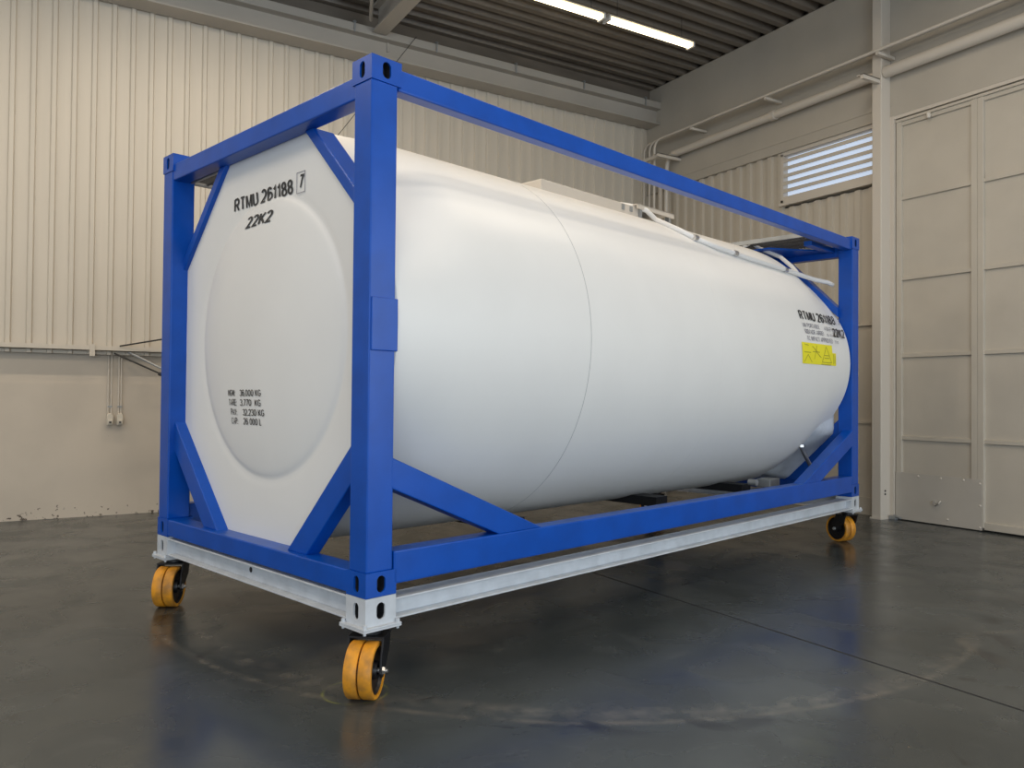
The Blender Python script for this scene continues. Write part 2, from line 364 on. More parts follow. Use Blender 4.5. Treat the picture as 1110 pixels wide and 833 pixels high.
# ---------------- pipes along the right wall ----------------
dp = tag(empty('duct_pipe', (8.78, 6.0, 5.40)), 'thick cream pipe on arms along right wall above louvre window', 'pipe')
def part(root, name, mb, mt, **k):
    l = root.location; mb.v = [(x - l.x, y - l.y, z - l.z) for x, y, z in mb.v]; return mb.build(name, mt, root, **k)
part(dp, 'pipe_section', MB().tube([(8.79, 9.62, 5.385), (8.79, 7.62, 5.40)], 0.058, 20), M['cream3'])
part(dp, 'pipe_section', MB().tube([(8.79, 7.56, 5.40), (8.79, 6.03, 5.41)], 0.058, 20), M['cream3'])
part(dp, 'pipe_section', MB().tube([(8.79, 5.885, 5.41), (8.79, 0.5, 5.43)], 0.07, 20), M['cream3'])
part(dp, 'coupling', MB().tube([(8.79, 7.64, 5.40), (8.79, 7.55, 5.40)], 0.07, 20), M['cream3'])
part(dp, 'riser', MB().tube([(8.79, 9.62, 5.385), (8.79, 9.72, 5.36), (8.79, 9.76, 5.28), (8.79, 9.78, 5.15), (8.79, 9.78, 0.05)], 0.035, 16), M['cream3'])
part(dp, 'valve', MB().tube([(8.79, 9.78, 5.02), (8.79, 9.78, 5.12)], 0.055, 16), M['pipe_white'])
for y in (9.60, 5.955, 2.6):
    part(dp, 'support_arm', MB().box((8.40, y - 0.045, 5.27), (8.898, y + 0.0, 5.325)).box((8.40, y - 0.045, 5.315), (8.898, y + 0.05, 5.325)), M['cream3'])
part(dp, 'support_bar', MB().box((8.44, 9.60, 5.27), (8.50, 10.0, 5.32)), M['cream3'])
GR = 'thin cream conduits on the right wall'
for k, (x, z, yv, r, lab) in enumerate(((8.60, 5.63, 9.86, 0.020, 'front and lowest of the three thin conduits turning down at the hall corner'),
                                   (8.68, 5.66, 10.07, 0.017, 'middle one of the three thin conduits turning down at the hall corner'),
                                   (8.76, 5.69, 10.30, 0.017, 'rear one of the three thin conduits, nearest the back wall'))):
    pts = [(x, 0.5, z)] + [(x, yv - 0.14, z)] + [(x, yv - 0.14 + 0.14 * math.sin(t), z - 0.14 + 0.14 * math.cos(t)) for t in (0.4, 0.8, 1.2, PI / 2)] + [(x, yv, 0.05)]
    o = MB().tube(pts, r, 12).build('conduit', M['cream3']); tag(o, lab, 'conduit', GR)
rs = MB().tube([(8.80, 9.93, 0.05), (8.80, 9.93, 5.10)], 0.04, 12).build('riser_pipe', M['cream3']); tag(rs, 'plain vertical cream riser pipe in the hall corner beside the thin conduits', 'pipe')
cb = tag(empty('conduit_bracket', (8.9, 6, 5.6)), 'small cream bracket arms carrying thin conduits on right wall', 'bracket')
for y in (9.0, 7.55, 5.85, 3.4): part(cb, 'arm', MB().box((8.57, y - 0.02, 5.565), (8.895, y + 0.02, 5.60)), M['cream3'])

# ---------------- ceiling lights ----------------
def light(x0, x1, label):
    t = tag(empty('ceiling_light', ((x0 + x1) / 2, 8.1, 6.30)), label, 'light', 'ceiling tube lights in one row')
    part(t, 'housing', MB().prism([(8.02, 6.335), (8.18, 6.335), (8.15, 6.37), (8.05, 6.37)], 'x', x0, x1), M['cream3'])
    part(t, 'lamp_tube', MB().tube([(x0 + 0.03, 8.070, 6.308), (x1 - 0.03, 8.070, 6.308)], 0.019, 12), M['tube'])
    part(t, 'lamp_tube', MB().tube([(x0 + 0.03, 8.130, 6.308), (x1 - 0.03, 8.130, 6.308)], 0.019, 12), M['tube'])
    for x in (x0, x1 - 0.03): part(t, 'end_cap', MB().box((x, 8.03, 6.280), (x + 0.03, 8.17, 6.340)), M['pipe_white'])
    for x in (x0 + 0.18, x1 - 0.18): part(t, 'hanger_wire', MB().tube([(x, 8.1, 6.36), (x, 8.1, 6.72)], 0.004, 6), M['cable'])
light(4.66, 6.18, 'lit twin tube light at the top edge, left of the pair')
light(6.24, 7.72, 'lit twin tube light on the right of the pair, nearer the right wall')

# ---------------- things on the back wall ----------------
for k, (x, lab) in enumerate(((0.768, 'left one of two ivory wall sockets under the rail, with its conduits'), (0.872, 'right one of two ivory wall sockets under the rail, with its conduits'))):
    t = tag(empty('wall_socket', (x, 10.455, 1.10)), lab, 'socket', 'pair of wall sockets')
    part(t, 'socket_body', MB().prism([(x - 0.032, 1.06), (x + 0.032, 1.06), (x + 0.036, 1.16), (x + 0.020, 1.20), (x - 0.020, 1.20), (x - 0.036, 1.16)], 'y', 10.38, 10.455), M['socket'], bevel=0.008)
    part(t, 'flap', MB().box((x - 0.026, 10.362, 1.075), (x + 0.026, 10.38, 1.125)), M['socket'], bevel=0.005)
    part(t, 'socket_hole', MB().box((x - 0.012, 10.358, 1.085), (x + 0.012, 10.363, 1.105)), M['cable'])
    for dx in ((-0.02, 0.013) if k == 0 else (-0.013, 0.013)): part(t, 'conduit', MB().tube([(x + dx, 10.44, 1.20), (x + dx, 10.44, 1.90)], 0.0075, 8), M['cream3'])
    part(t, 'conduit_clip', MB().box((x - 0.025, 10.43, 1.27), (x + 0.025, 10.452, 1.285)), M['galv'])
br = tag(empty('wall_bracket', (1.0, 10.42, 1.9)), 'folded wall bracket of thin steel bars below the rail beside blue post', 'bracket')
part(br, 'bar', MB().tube([(0.80, 10.36, 1.90), (1.30, 9.95, 1.64), (2.0, 9.7, 1.40)], 0.010, 8), M['cable'])
part(br, 'bar', MB().tube([(0.95, 10.36, 1.92), (1.32, 10.0, 1.70), (2.0, 9.8, 1.50)], 0.014, 8), M['galv'])
part(br, 'bar', MB().tube([(1.25, 10.0, 1.66), (2.0, 10.0, 1.655)], 0.018, 8), M['galv'])
part(br, 'joint', MB().tube([(1.24, 10.0, 1.665), (1.27, 9.97, 1.655)], 0.022, 8), M['cable'])
wi = MB().tube([(0.85, 10.30, 1.985), (1.5, 10.05, 2.12), (2.4, 10.1, 2.3)], 0.009, 8).build('power_cable', M['cable']); tag(wi, 'black cable rising from the wall rail behind the blue corner post', 'cable')
w2 = MB().tube([(4.44, 10.02, 6.39), (3.97, 10.02, 5.72), (3.42, 10.05, 4.93), (2.6, 10.3, 3.8)], 0.0045, 6).build('suspension_wire', M['cable']); tag(w2, 'thin dark wire slanting from back beam down behind the tank', 'wire')

# ================= TANK CONTAINER =================
L, WD, H = 5.96, 2.438, 2.591
A = math.radians(14.5); OX, OY = 1.351, 3.564
TK = tag(empty('tank_container', (OX, OY, 0.47), A), 'white insulated tank inside a bright blue steel container frame, centre of hall', 'tank container')
B = M['blue']
def casting(x, y, z, sx, sy, mats, parent, name='corner_casting', ht=0.118, hz=None, dims=(0.178, 0.162)):
    """corner casting: sx, sy = +1 when the body extends to +x / +y from the outer corner (x, y)"""
    mb = MB(); dx, dy = dims; x1 = x + sx * dx; y1 = y + sy * dy
    def face(o, u, v, inn, wu, wv, cu, cv, ru, rv):
        o, u, v, inn = map(Vector, (o, u, v, inn)); n = 32; oval = []; rect = []
        for j in range(n):
            t = 2 * PI * (j + 0.5) / n; c, s = math.cos(t), math.sin(t)
            pu = cu + ru * c; pv = cv + (rv - ru) * (1 if s > 0 else -1) + ru * s
            oval.append((pu, pv))
            d = []
            if c > 1e-6: d.append((wu - cu) / c)
            if c < -1e-6: d.append(-cu / c)
            if s > 1e-6: d.append((wv - cv) / s)
            if s < -1e-6: d.append(-cv / s)
            k = min(d); rect.append([cu + k * c, cv + k * s])
        for cr in ((0, 0), (wu, 0), (wu, wv), (0, wv)):        # snap nearest to the corners
            j = min(range(n), key=lambda q: (rect[q][0] - cr[0]) ** 2 + (rect[q][1] - cr[1]) ** 2); rect[j] = list(cr)
        P = lambda p, d=0: o + u * p[0] + v * p[1] + inn * d
        vs = [P(p) for p in rect] + [P(p) for p in oval] + [P(p, 0.010) for p in oval]
        mb.add(vs, [(j, (j + 1) % n, (j + 1) % n + n, j + n) for j in range(n)] + [(j + n, (j + 1) % n + n, (j + 1) % n + 2 * n, j + 2 * n) for j in range(n)])
        mb.add([P(p, 0.010) for p in oval] + [P(p, 0.055) for p in oval], [(j, (j + 1) % n, (j + 1) % n + n, j + n) for j in range(n)] + [tuple(range(n, 2 * n))], 1)
    cz = ht / 2 if hz is None else hz
    face((x, y, z), (0, sy, 0), (0, 0, 1), (sx, 0, 0), dy, ht, 0.078, cz, 0.021, 0.040)     # end face
    face((x, y, z), (sx, 0, 0), (0, 0, 1), (0, sy, 0), dx, ht, 0.089, cz, 0.025, 0.040)     # side face
    a0, a1 = sorted((x, x1)); b0, b1 = sorted((y, y1)); z1 = z + ht
    mb.add([(a0, b0, z), (a1, b0, z), (a1, b1, z), (a0, b1, z)], [(0, 3, 2, 1)])
    mb.add([(a0, b0, z1), (a1, b0, z1), (a1, b1, z1), (a0, b1, z1)], [(0, 1, 2, 3)])
    mb.add([(x1, b0, z), (x1, b1, z), (x1, b1, z1), (x1, b0, z1)], [(0, 1, 2, 3)])
    mb.add([(a0, y1, z), (a1, y1, z), (a1, y1, z1), (a0, y1, z1)], [(0, 1, 2, 3)])
    me = mb.build(name, mats, parent)
    bm = bmesh.new(); bm.from_mesh(me.data); bmesh.ops.remove_doubles(bm, verts=bm.verts, dist=0.0004); bmesh.ops.recalc_face_normals(bm, faces=bm.faces)
    bm.to_mesh(me.data); bm.free(); return me
for (cx, sx) in ((0, 1), (L, -1)):
    for (cy, sy) in ((0, 1), (WD, -1)):
        for z in (0, H - 0.118): casting(cx, cy, z, sx, sy, [B, M['dark']], TK)
def X(a, b, far):        # mirror a span of x for the far end
    return (a, b) if not far else (L - b, L - a)
for far in (False, True):
    for side in (False, True):
        x0, x1 = X(0.004, 0.158, far); y0, y1 = (0.004, 0.147) if not side else (WD - 0.147, WD - 0.004)
        MB().box((x0, y0, 0.116), (x1, y1, H - 0.116)).build('corner_post', B, TK, bevel=0.008, seg=3)
    x0, x1 = X(0.002, 0.128, far)
    MB().box((x0, 0.155, 0.006), (x1, WD - 0.155, 0.116)).build('bottom_end_rail', B, TK, bevel=0.008, seg=3)
    x0, x1 = X(0.010, 0.115, far)
    MB().box((x0, 0.13, 2.408), (x1, WD - 0.13, 2.520)).build('top_end_rail', B, TK, bevel=0.008, seg=3)
    # corner braces
    for side in (False, True):
        my = (lambda p: p) if not side else (lambda p: (WD - p[0], p[1]))
        x0, x1 = X(0.045, 0.130, far)
        MB().prism([my(p) for p in ((0.134, 0.783), (0.800, 0.114), (0.605, 0.114), (0.134, 0.590))], 'x', x0, x1).build('lower_corner_brace', B, TK, bevel=0.006)
        x0, x1 = X(0.090, 0.22, far)
        MB().prism([my(p) for p in ((0.130, 1.790), (0.750, 2.41), (0.662, 2.41), (0.130, 1.878))], 'x', x0, x1).build('upper_corner_brace', B, TK, bevel=0.006)
for side in (False, True):
    f = (lambda a: a) if not side else (lambda a: WD - a)
    y0, y1 = sorted((f(0.012), f(0.095)))
    MB().box((0.17, y0, 2.458), (L - 0.17, y1, 2.566)).build('top_side_rail', B, TK, bevel=0.008, seg=3)
    y0, y1 = sorted((f(0.0), f(0.115)))
    MB().box((0.165, y0, 0.045), (L - 0.165, y1, 0.205)).build('bottom_side_rail', B, TK, bevel=0.008, seg=3)
    y0, y1 = sorted((f(0.002), f(0.105)))
    MB().prism([(0.145, 0.662), (1.235, 0.203), (0.885, 0.203), (0.145, 0.510)], 'y', y0, y1).build('side_brace', B, TK, bevel=0.006)
    MB().prism([(L - 0.145, 0.662), (L - 1.26, 0.203), (L - 0.90, 0.203), (L - 0.145, 0.510)], 'y', y0, y1).build('side_brace', B, TK, bevel=0.006)
MB().box((0.014, -0.0035, 1.175), (0.170, 0.140, 1.432)).build('repair_sleeve', B, TK, bevel=0.005)

# --- tank body ---
YC, ZC, AY, AZ = WD / 2, 1.32, 1.205, 1.24
def oct_r(t):
    c, s = math.cos(t), math.sin(t); r = 9
    r = min(r, 1.085 / max(abs(c), 1e-6))
    if s > 0: r = min(r, (2.418 - ZC) / s)
    if s < 0: r = min(r, (ZC - 0.10) / -s)
    k = abs(c) + abs(s); r = min(r, (1.69 if s < 0 else 1.585) / k)
    return r
def cyl_r(t): return 1.0 / math.sqrt((math.cos(t) / AY) ** 2 + (math.sin(t) / AZ) ** 2)
N_ = 144
def ring_r(t, k):       # k = 0 octagon, 1 cylinder
    if k <= 1: return oct_r(t) * (1 - k) + cyl_r(t) * k
    c, s = math.cos(t), math.sin(t)
    far = (cyl_r(t) ** -14 + (1.63 / (abs(c) + abs(s))) ** -14) ** (-1 / 14)
    if k <= 3: return cyl_r(t) * (3 - k) + far * (k - 2) if k >= 2 else cyl_r(t)
    return far * (1 - 0.07 * (k - 3))
FAR = [(5.20, 1.0), (5.30, 2.1), (5.42, 2.35), (5.53, 2.65), (5.64, 2.88), (5.73, 2.98), (5.775, 3.0), (5.79, 3.15), (5.798, 3.5), (5.800, 4.0)]
prof = [(L - a, b) for a, b in reversed(FAR)]
xs = prof + [(1.2, 1), (2.2, 1), (3.2, 1), (4.2, 1), (5.0, 1)] + FAR
mb = MB(); vs = []
for x, k in xs:
    for j in range(N_):
        t = 2 * PI * j / N_; r = ring_r(t, k); vs.append((x, YC + r * math.cos(t), ZC + r * math.sin(t)))
n = len(xs)
mb.add(vs, [(i * N_ + j, i * N_ + (j + 1) % N_, (i + 1) * N_ + (j + 1) % N_, (i + 1) * N_ + j) for i in range(n - 1) for j in range(N_)], 0, True)
mb.add(vs[-N_:], [tuple(range(N_))]); mb.add(vs[:N_], [tuple(range(N_))])
shell = mb.build('tank_shell', M['white'], TK)
# near end panel: octagon with a bulging dished head
DC, DR, DB = (YC - 0.03, 1.298), 0.822, 0.058
def bulge(y, z):
    q = math.hypot(y - DC[0], z - DC[1]) / DR
    if q >= 1.08: return 0.0
    e = max(0.0, 1 - min(q, 1) ** 2)
    b = DB * (e ** 0.8)
    lip = 0.010 * math.exp(-((q - 1.02) / 0.035) ** 2)
    return b - lip * 0.6
mb = MB(); vs = []; R_ = [0.0001, .12, .25, .4, .55, .66, .75, .82, .88, .92, .95, .97, .985, 1.0, 1.02, 1.05, 1.09]
for q in R_:
    for j in range(N_):
        t = 2 * PI * j / N_; y = DC[0] + q * DR * math.cos(t); z = DC[1] + q * DR * math.sin(t)
        vs.append((0.118 - bulge(y, z), y, z))
for j in range(N_):
    t = 2 * PI * j / N_; r = oct_r(t); vs.append((0.118, YC + r * math.cos(t), ZC + r * math.sin(t)))
for j in range(N_):
    t = 2 * PI * j / N_; r = oct_r(t); vs.append((0.175, YC + r * math.cos(t), ZC + r * math.sin(t)))
n = len(R_) + 2
mb.add(vs, [(i * N_ + j, i * N_ + (j + 1) % N_, (i + 1) * N_ + (j + 1) % N_, (i + 1) * N_ + j) for i in range(n - 1) for j in range(N_)], 0, True)
end = mb.build('end_panel', M['white'], TK)
mb = MB(); vs = []
def col_r(t):
    c_, s_ = abs(math.cos(t)), math.sin(t)
    return min(1.02 / max(c_, 1e-6), (1.09 if s_ > 0 else 1.2) / max(abs(s_), 1e-6), (1.56 if s_ > 0 else 1.715) / (c_ + abs(s_)))
for x, k in ((5.30, 0.90), (5.60, 0.965), (5.828, 1.0)):
    for j in range(N_): t = 2 * PI * j / N_; r = col_r(t) * k; vs.append((x, YC + r * math.cos(t), ZC + r * math.sin(t)))
mb.add(vs, [(i * N_ + j, i * N_ + (j + 1) % N_, (i + 1) * N_ + (j + 1) % N_, (i + 1) * N_ + j) for i in range(2) for j in range(N_)], 0, True)
mb.add(vs[-N_:], [tuple(range(N_))])
mb.build('end_collar', M['dolly'], TK)
def ysurf(z, off=0.0): return YC - (AY + off) * math.sqrt(max(0, 1 - ((z - ZC) / (AZ + off)) ** 2))
def seam_ring(x, w, off, parent, mt, a0=0, a1=360):
    mb = MB(); k = 96
    pts = []
    for dx, o in ((-w / 2, -0.002), (-w / 2, off), (w / 2, off), (w / 2, -0.002)):
        pts.append([(x + dx, YC + (AY + o) * math.cos(math.radians(a0 + (a1 - a0) * j / k)), ZC + (AZ + o) * math.sin(math.radians(a0 + (a1 - a0) * j / k))) for j in range(k + 1)])
    vs = [p for q in pts for p in q]
    return mb.add(vs, [(i * (k + 1) + j, i * (k + 1) + j + 1, (i + 1) * (k + 1) + j + 1, (i + 1) * (k + 1) + j) for i in range(3) for j in range(k)], 0, True).build('seam', mt, parent)
seam_ring(1.69, 0.006, 0.0012, shell, M['seam'])
seam_ring(3.30, 0.004, 0.0008, shell, M['white'])
# --- lettering ---
def _arc(cx, cy, rx, ry, a0, a1, n=8):
    return [(cx + rx * math.cos(math.radians(a0 + (a1 - a0) * k / n)), cy + ry * math.sin(math.radians(a0 + (a1 - a0) * k / n))) for k in range(n + 1)]
_O = _arc(.28, .5, .28, .5, 90, 450, 20)
GLYPH = {   # centre lines of the strokes: (width, [polylines])
 'R': (.58, [[(0, 0), (0, 1)], [(0, 1), (.34, 1)] + _arc(.34, .75, .22, .25, 90, -90) + [(0, .5)], [(.30, .5), (.58, 0)]]),
 'T': (.56, [[(0, 1), (.56, 1)], [(.28, 1), (.28, 0)]]), 'M': (.68, [[(0, 0), (0, 1)], [(.04, 1), (.34, .05), (.64, 1)], [(.68, 1), (.68, 0)]]),
 'U': (.54, [[(0, 1), (0, .3)] + _arc(.27, .28, .27, .28, 180, 360, 10) + [(.54, .3), (.54, 1)]]),
 '2': (.50, [_arc(.25, .74, .24, .26, 165, -25, 10) + [(.36, .46), (.0, .0), (.50, .0)]]),
 '6': (.52, [_arc(.26, .31, .26, .31, 90, 450, 16), [(0, .31), (0, .6)] + _arc(.27, .64, .27, .36, 180, 35, 8)]),
 '1': (.26, [[(0, .76), (.14, .84), (.24, 1), (.24, 0)]]), '8': (.52, [_arc(.26, .75, .22, .25, 90, 450, 14), _arc(.26, .25, .26, .26, 90, 450, 14)]),
 '7': (.50, [[(0, 1), (.50, 1), (.30, .55), (.18, 0)]]), 'K': (.56, [[(0, 0), (0, 1)], [(.54, 1), (.02, .38)], [(.18, .56), (.56, 0)]]),
 '3': (.50, [_arc(.24, .75, .23, .25, 160, -80, 10), _arc(.24, .26, .26, .26, 85, -160, 12)]), '0': (.56, [_O]), 'O': (.66, [_arc(.33, .5, .33, .5, 90, 450, 20)]),
 '4': (.54, [[(.40, 0), (.40, 1), (0, .30), (.54, .30)]]), 'G': (.62, [_arc(.31, .5, .31, .5, 40, 325, 16) + [(.60, .30), (.60, .46), (.36, .46)]]),
 'C': (.58, [_arc(.31, .5, .31, .5, 45, 315, 16)]), 'A': (.62, [[(0, 0), (.31, 1), (.62, 0)], [(.12, .34), (.50, .34)]]),
 'E': (.50, [[(.50, 1), (0, 1), (0, 0), (.50, 0)], [(0, .52), (.46, .52)]]), 'P': (.54, [[(0, 0), (0, 1), (.32, 1)] + _arc(.32, .73, .22, .27, 90, -90) + [(0, .46)]]),
 'Y': (.60, [[(0, 1), (.30, .45), (.60, 1)], [(.30, .45), (.30, 0)]]), 'L': (.46, [[(0, 1), (0, 0), (.46, 0)]]),
 'W': (.86, [[(0, 1), (.20, 0)], [(.20, 0), (.43, 1)], [(.43, 1), (.66, 0)], [(.66, 0), (.86, 1)]]), 'N': (.56, [[(0, 0), (0, 1)], [(.03, 1), (.53, 0)], [(.56, 0), (.56, 1)]]),
 'B': (.54, [[(0, .52), (0, 1), (.30, 1)] + _arc(.30, .76, .20, .24, 90, -90) + [(0, .52)], [(.30, .52)] + _arc(.30, .26, .24, .26, 90, -90) + [(0, 0), (0, .52)]]),
 'D': (.58, [[(0, 0), (0, 1), (.26, 1)] + _arc(.26, .5, .32, .5, 90, -90, 12) + [(0, 0)]]), 'I': (.06, [[(.03, 0), (.03, 1)]]),
 'V': (.58, [[(0, 1), (.29, 0), (.58, 1)]]), '/': (.34, [[(0, -.05), (.34, 1.05)]]), '-': (.26, [[(0, .38), (.26, .38)]]),
 '.': (.05, [[(.025, -.06), (.025, .10)]]), ':': (.05, [[(.025, -.06), (.025, .10)], [(.025, .50), (.025, .66)]]),
}
def text_part(body, w, h, mapf, mt, parent, name='lettering', bold=0.17, shear=0.0):
    """paint lettering laid on the surface, one part per word"""
    x = 0.0; words = []; cur = None
    for ch in body:
        if ch == ' ': x += 0.42; cur = None; continue
        if cur is None: cur = []; words.append(cur)
        gw, st = GLYPH[ch]; cur += [[(px * 1.0 + x, py) for px, py in pl_] for pl_ in st]; x += gw + bold * 1.2 + 0.07
    tot = x - bold * 1.2 - 0.07; hw = bold / 2; ax_ = 1.35
    sx = w / (tot + bold); sz = h / (1 + bold)
    for wd in words:
        mb = MB()
        for k0, pl_ in enumerate(wd):
            n = len(pl_); V_ = [Vector(p) for p in pl_]; L_, R_2 = [], []
            closed = (V_[0] - V_[-1]).length < 1e-4
            for i, p in enumerate(V_):
                a = (p - V_[i - 1]) if i > 0 else ((V_[0] - V_[-2]) if closed else (V_[1] - p))
                b = (V_[i + 1] - p) if i < n - 1 else ((V_[1] - V_[0]) if closed else (p - V_[i - 1]))
                a.normalize(); b.normalize(); na = Vector((-a.y, a.x)); nb = Vector((-b.y, b.x)); m_ = na + nb
                if m_.length < 0.2: m_ = na.copy()
                m_.normalize(); k = min(1 / max(m_.dot(na), 0.35), 1.9)
                ext = Vector((0, 0))
                if not closed and i == 0 and len(pl_) > 2: ext = -a * 0.0
                o_ = Vector((m_.x * hw * k * ax_, m_.y * hw * k)); L_.append(p + o_); R_2.append(p - o_)
            vs = []
            for q in L_ + R_2:
                X_ = (q.x + hw) * sx; Z_ = min(max(q.y, -hw - .06), 1 + hw + .06)
                Z_ = (Z_ + hw) * sz; vs.append(mapf(X_ + shear * Z_, Z_))
            mb.add(vs, [(i, i + 1, i + 1 + n, i + n) for i in range(n - 1)])
        mb.build(name, mt, parent)
def endmap(y0, z0, lean=0.0): return lambda s, t: (0.118 - bulge(y0 - s, z0 + t) - 0.004, y0 - s, z0 + t)
def sidemap(x0, z0): return lambda s, t: (x0 + s, ysurf(z0 + t, 0.004), z0 + t)
text_part('RTMU 261188', 0.700, 0.084, endmap(1.612, 2.100), M['ink'], end, 'container_number')
text_part('7', 0.042, 0.078, endmap(0.845, 2.112), M['ink'], end, 'check_digit', shear=0.15)
bx = MB()
for (a, b, c, d) in ((0.868, 2.088, 0.780, 2.0905), (0.868, 2.204, 0.780, 2.2065), (0.868, 2.088, 0.8655, 2.2065), (0.7825, 2.088, 0.780, 2.2065)):
    y0, y1 = sorted((a, c)); bx.box((0.1135, y0, b), (0.1155, y1, d))
bx.build('check_digit_box', M['ink2'], end)
text_part('22K2', 0.315, 0.072, endmap(1.425, 1.966), M['ink'], end, 'size_code', shear=0.25)
for k, (lab, val, z) in enumerate((('MGW:', '36.000 KG', 0.950), ('TARE:', '3.770  KG', 0.892), ('PAY:', '32.230 KG', 0.834), ('CAP:', '26 000 L', 0.780))):
    wl = (0.10, 0.115, 0.09, 0.09)[k]; y0 = (1.580, 1.575, 1.550, 1.545)[k]
    text_part(lab, wl, 0.040, endmap(y0, z), M['ink'], end, 'weight_label', bold=0.13)
    text_part(val, (0.265, 0.26, 0.265, 0.225)[k], 0.040, endmap(y0 - wl - (0.065, 0.045, 0.075, 0.075)[k], z), M['ink'], end, 'weight_value', bold=0.13)
text_part('RTMU 261188', 0.78, 0.088, sidemap(4.765, 1.690), M['ink'], shell, 'container_number')
text_part('7', 0.05, 0.072, sidemap(5.615, 1.690), M['ink2'], shell, 'check_digit')
text_part('UN PORTABLE', 0.36, 0.040, sidemap(4.78, 1.622), M['ink2'], shell, 'approval_text', bold=0.11)
text_part('4 BAR', 0.15, 0.040, sidemap(5.24, 1.615), M['ink2'], shell, 'approval_text', bold=0.11)
text_part('RID/ADR AIRREI', 0.40, 0.042, sidemap(4.80, 1.562), M['ink2'], shell, 'approval_text', bold=0.11)
text_part('16-177', 0.13, 0.026, sidemap(5.27, 1.562), M['ink2'], shell, 'approval_text', bold=0.11)
text_part('22K2', 0.27, 0.088, sidemap(5.425, 1.566), M['ink'], shell, 'size_code', bold=0.20)
text_part('TC IMPACT APPROVED', 0.56, 0.042, sidemap(4.82, 1.500), M['ink2'], shell, 'approval_text', bold=0.11)
text_part('T11', 0.08, 0.030, sidemap(5.43, 1.500), M['ink2'], shell, 'approval_text', bold=0.11)
# yellow warning sticker with a triangle, following the curve
mb = MB()
def spatch(mb, x0, x1, z0, z1, off):
    k = 10; vs = []
    for j in range(k + 1):
        z = z0 + (z1 - z0) * j / k; vs += [(x0, ysurf(z, off), z), (x1, ysurf(z, off), z)]
    return mb.add(vs, [(2 * j, 2 * j + 1, 2 * j + 3, 2 * j + 2) for j in range(k)], 0, True)
spatch(mb, 4.69, 5.34, 1.285, 1.478, 0.004); spatch(mb, 5.335, 5.42, 1.285, 1.405, 0.004)
st = mb.build('warning_sticker', M['yellow'], shell)
mb = MB()
def sline(mb, a, b, w=0.007):
    a, b = Vector(a), Vector(b); d = (b - a).normalized(); p = Vector((-d.y, d.x)) * w / 2; k = 6; vs = []
    for j in range(k + 1):
        q = a + (b - a) * j / k
        for s in (p, -p): vs.append((q.x + s.x, ysurf(q.y + s.y, 0.0065), q.y + s.y))
    mb.add(vs, [(2 * j, 2 * j + 1, 2 * j + 3, 2 * j + 2) for j in range(k)])
for a, b in (((5.10, 1.31), (5.20, 1.46)), ((5.20, 1.46), (5.31, 1.31)), ((5.10, 1.31), (5.31, 1.31)), ((5.15, 1.35), (5.26, 1.35)), ((5.15, 1.375), (5.26, 1.375)),
             ((4.90, 1.45), (5.0, 1.40)), ((5.0, 1.46), (4.93, 1.33)), ((4.98, 1.40), (5.08, 1.35)), ((4.90, 1.40), (5.05, 1.40)), ((4.72, 1.39), (4.86, 1.39)),
             ((4.74, 1.46), (4.82, 1.455)), ((4.72, 1.30), (4.80, 1.37)), ((4.88, 1.30), (4.80, 1.37)), ((5.36, 1.30), (5.36, 1.395)), ((5.39, 1.31), (5.39, 1.38)), ((5.08, 1.29), (5.30, 1.29))):
    sline(mb, a, b)
mb.build('warning_symbols', M['ink3'], shell)

# --- top and bottom fittings ---
sb = MB().box((2.05, 0.78, 2.38), (3.28, 1.66, 2.555)).build('spill_box', M['cream3'], TK, bevel=0.006)
for x in (3.02, 3.13): MB().box((x, 0.772, 2.50), (x + 0.035, 0.78, 2.545)).build('hinge', M['galv'], sb)
MB().box((3.20, 0.745, 2.535), (3.74, 0.76, 2.575)).box((3.20, 0.745, 2.565), (3.74, 1.70, 2.575)).build('walkway_plate', M['cream3'], TK)
for x in (3.25, 3.68): MB().box((x, 0.76, 2.45), (x + 0.03, 0.80, 2.56)).build('walkway_leg', M['galv'], TK)
sp = lambda x, z, o=0.02: (x, ysurf(z, o), z)
dpipe = MB().tube([(3.10, 0.86, 2.565), (3.25, 0.80, 2.56), (3.32, 0.745, 2.535), sp(3.42, 2.47), sp(3.50, 2.37), sp(3.62, 2.31), sp(3.88, 2.262), sp(4.4, 2.228), sp(5.03, 2.202), sp(5.40, 2.18), (5.62, 0.30, 2.165), (5.76, 0.24, 2.150), (5.84, 0.22, 2.13)], 0.022, 12)
dpipe.build('drain_pipe', M['pipe_white'], TK)
for x, z in ((3.62, 2.31), (4.15, 2.244), (5.03, 2.20)): MB().lathe([(-0.03, 0.0), (-0.03, 0.028), (0.03, 0.028), (0.03, 0)], sp(x, z), (1, 0, 0), 12).build('pipe_union', M['chrome'], TK)
MB().tube([(5.16, 0.86, 2.50), (5.24, 0.80, 2.55), sp(5.34, 2.50, 0.03), sp(5.40, 2.40, 0.03), sp(5.36, 2.28, 0.02), sp(5.32, 2.21, 0.015)], 0.020, 12).build('drain_hose', M['pipe_white'], TK)
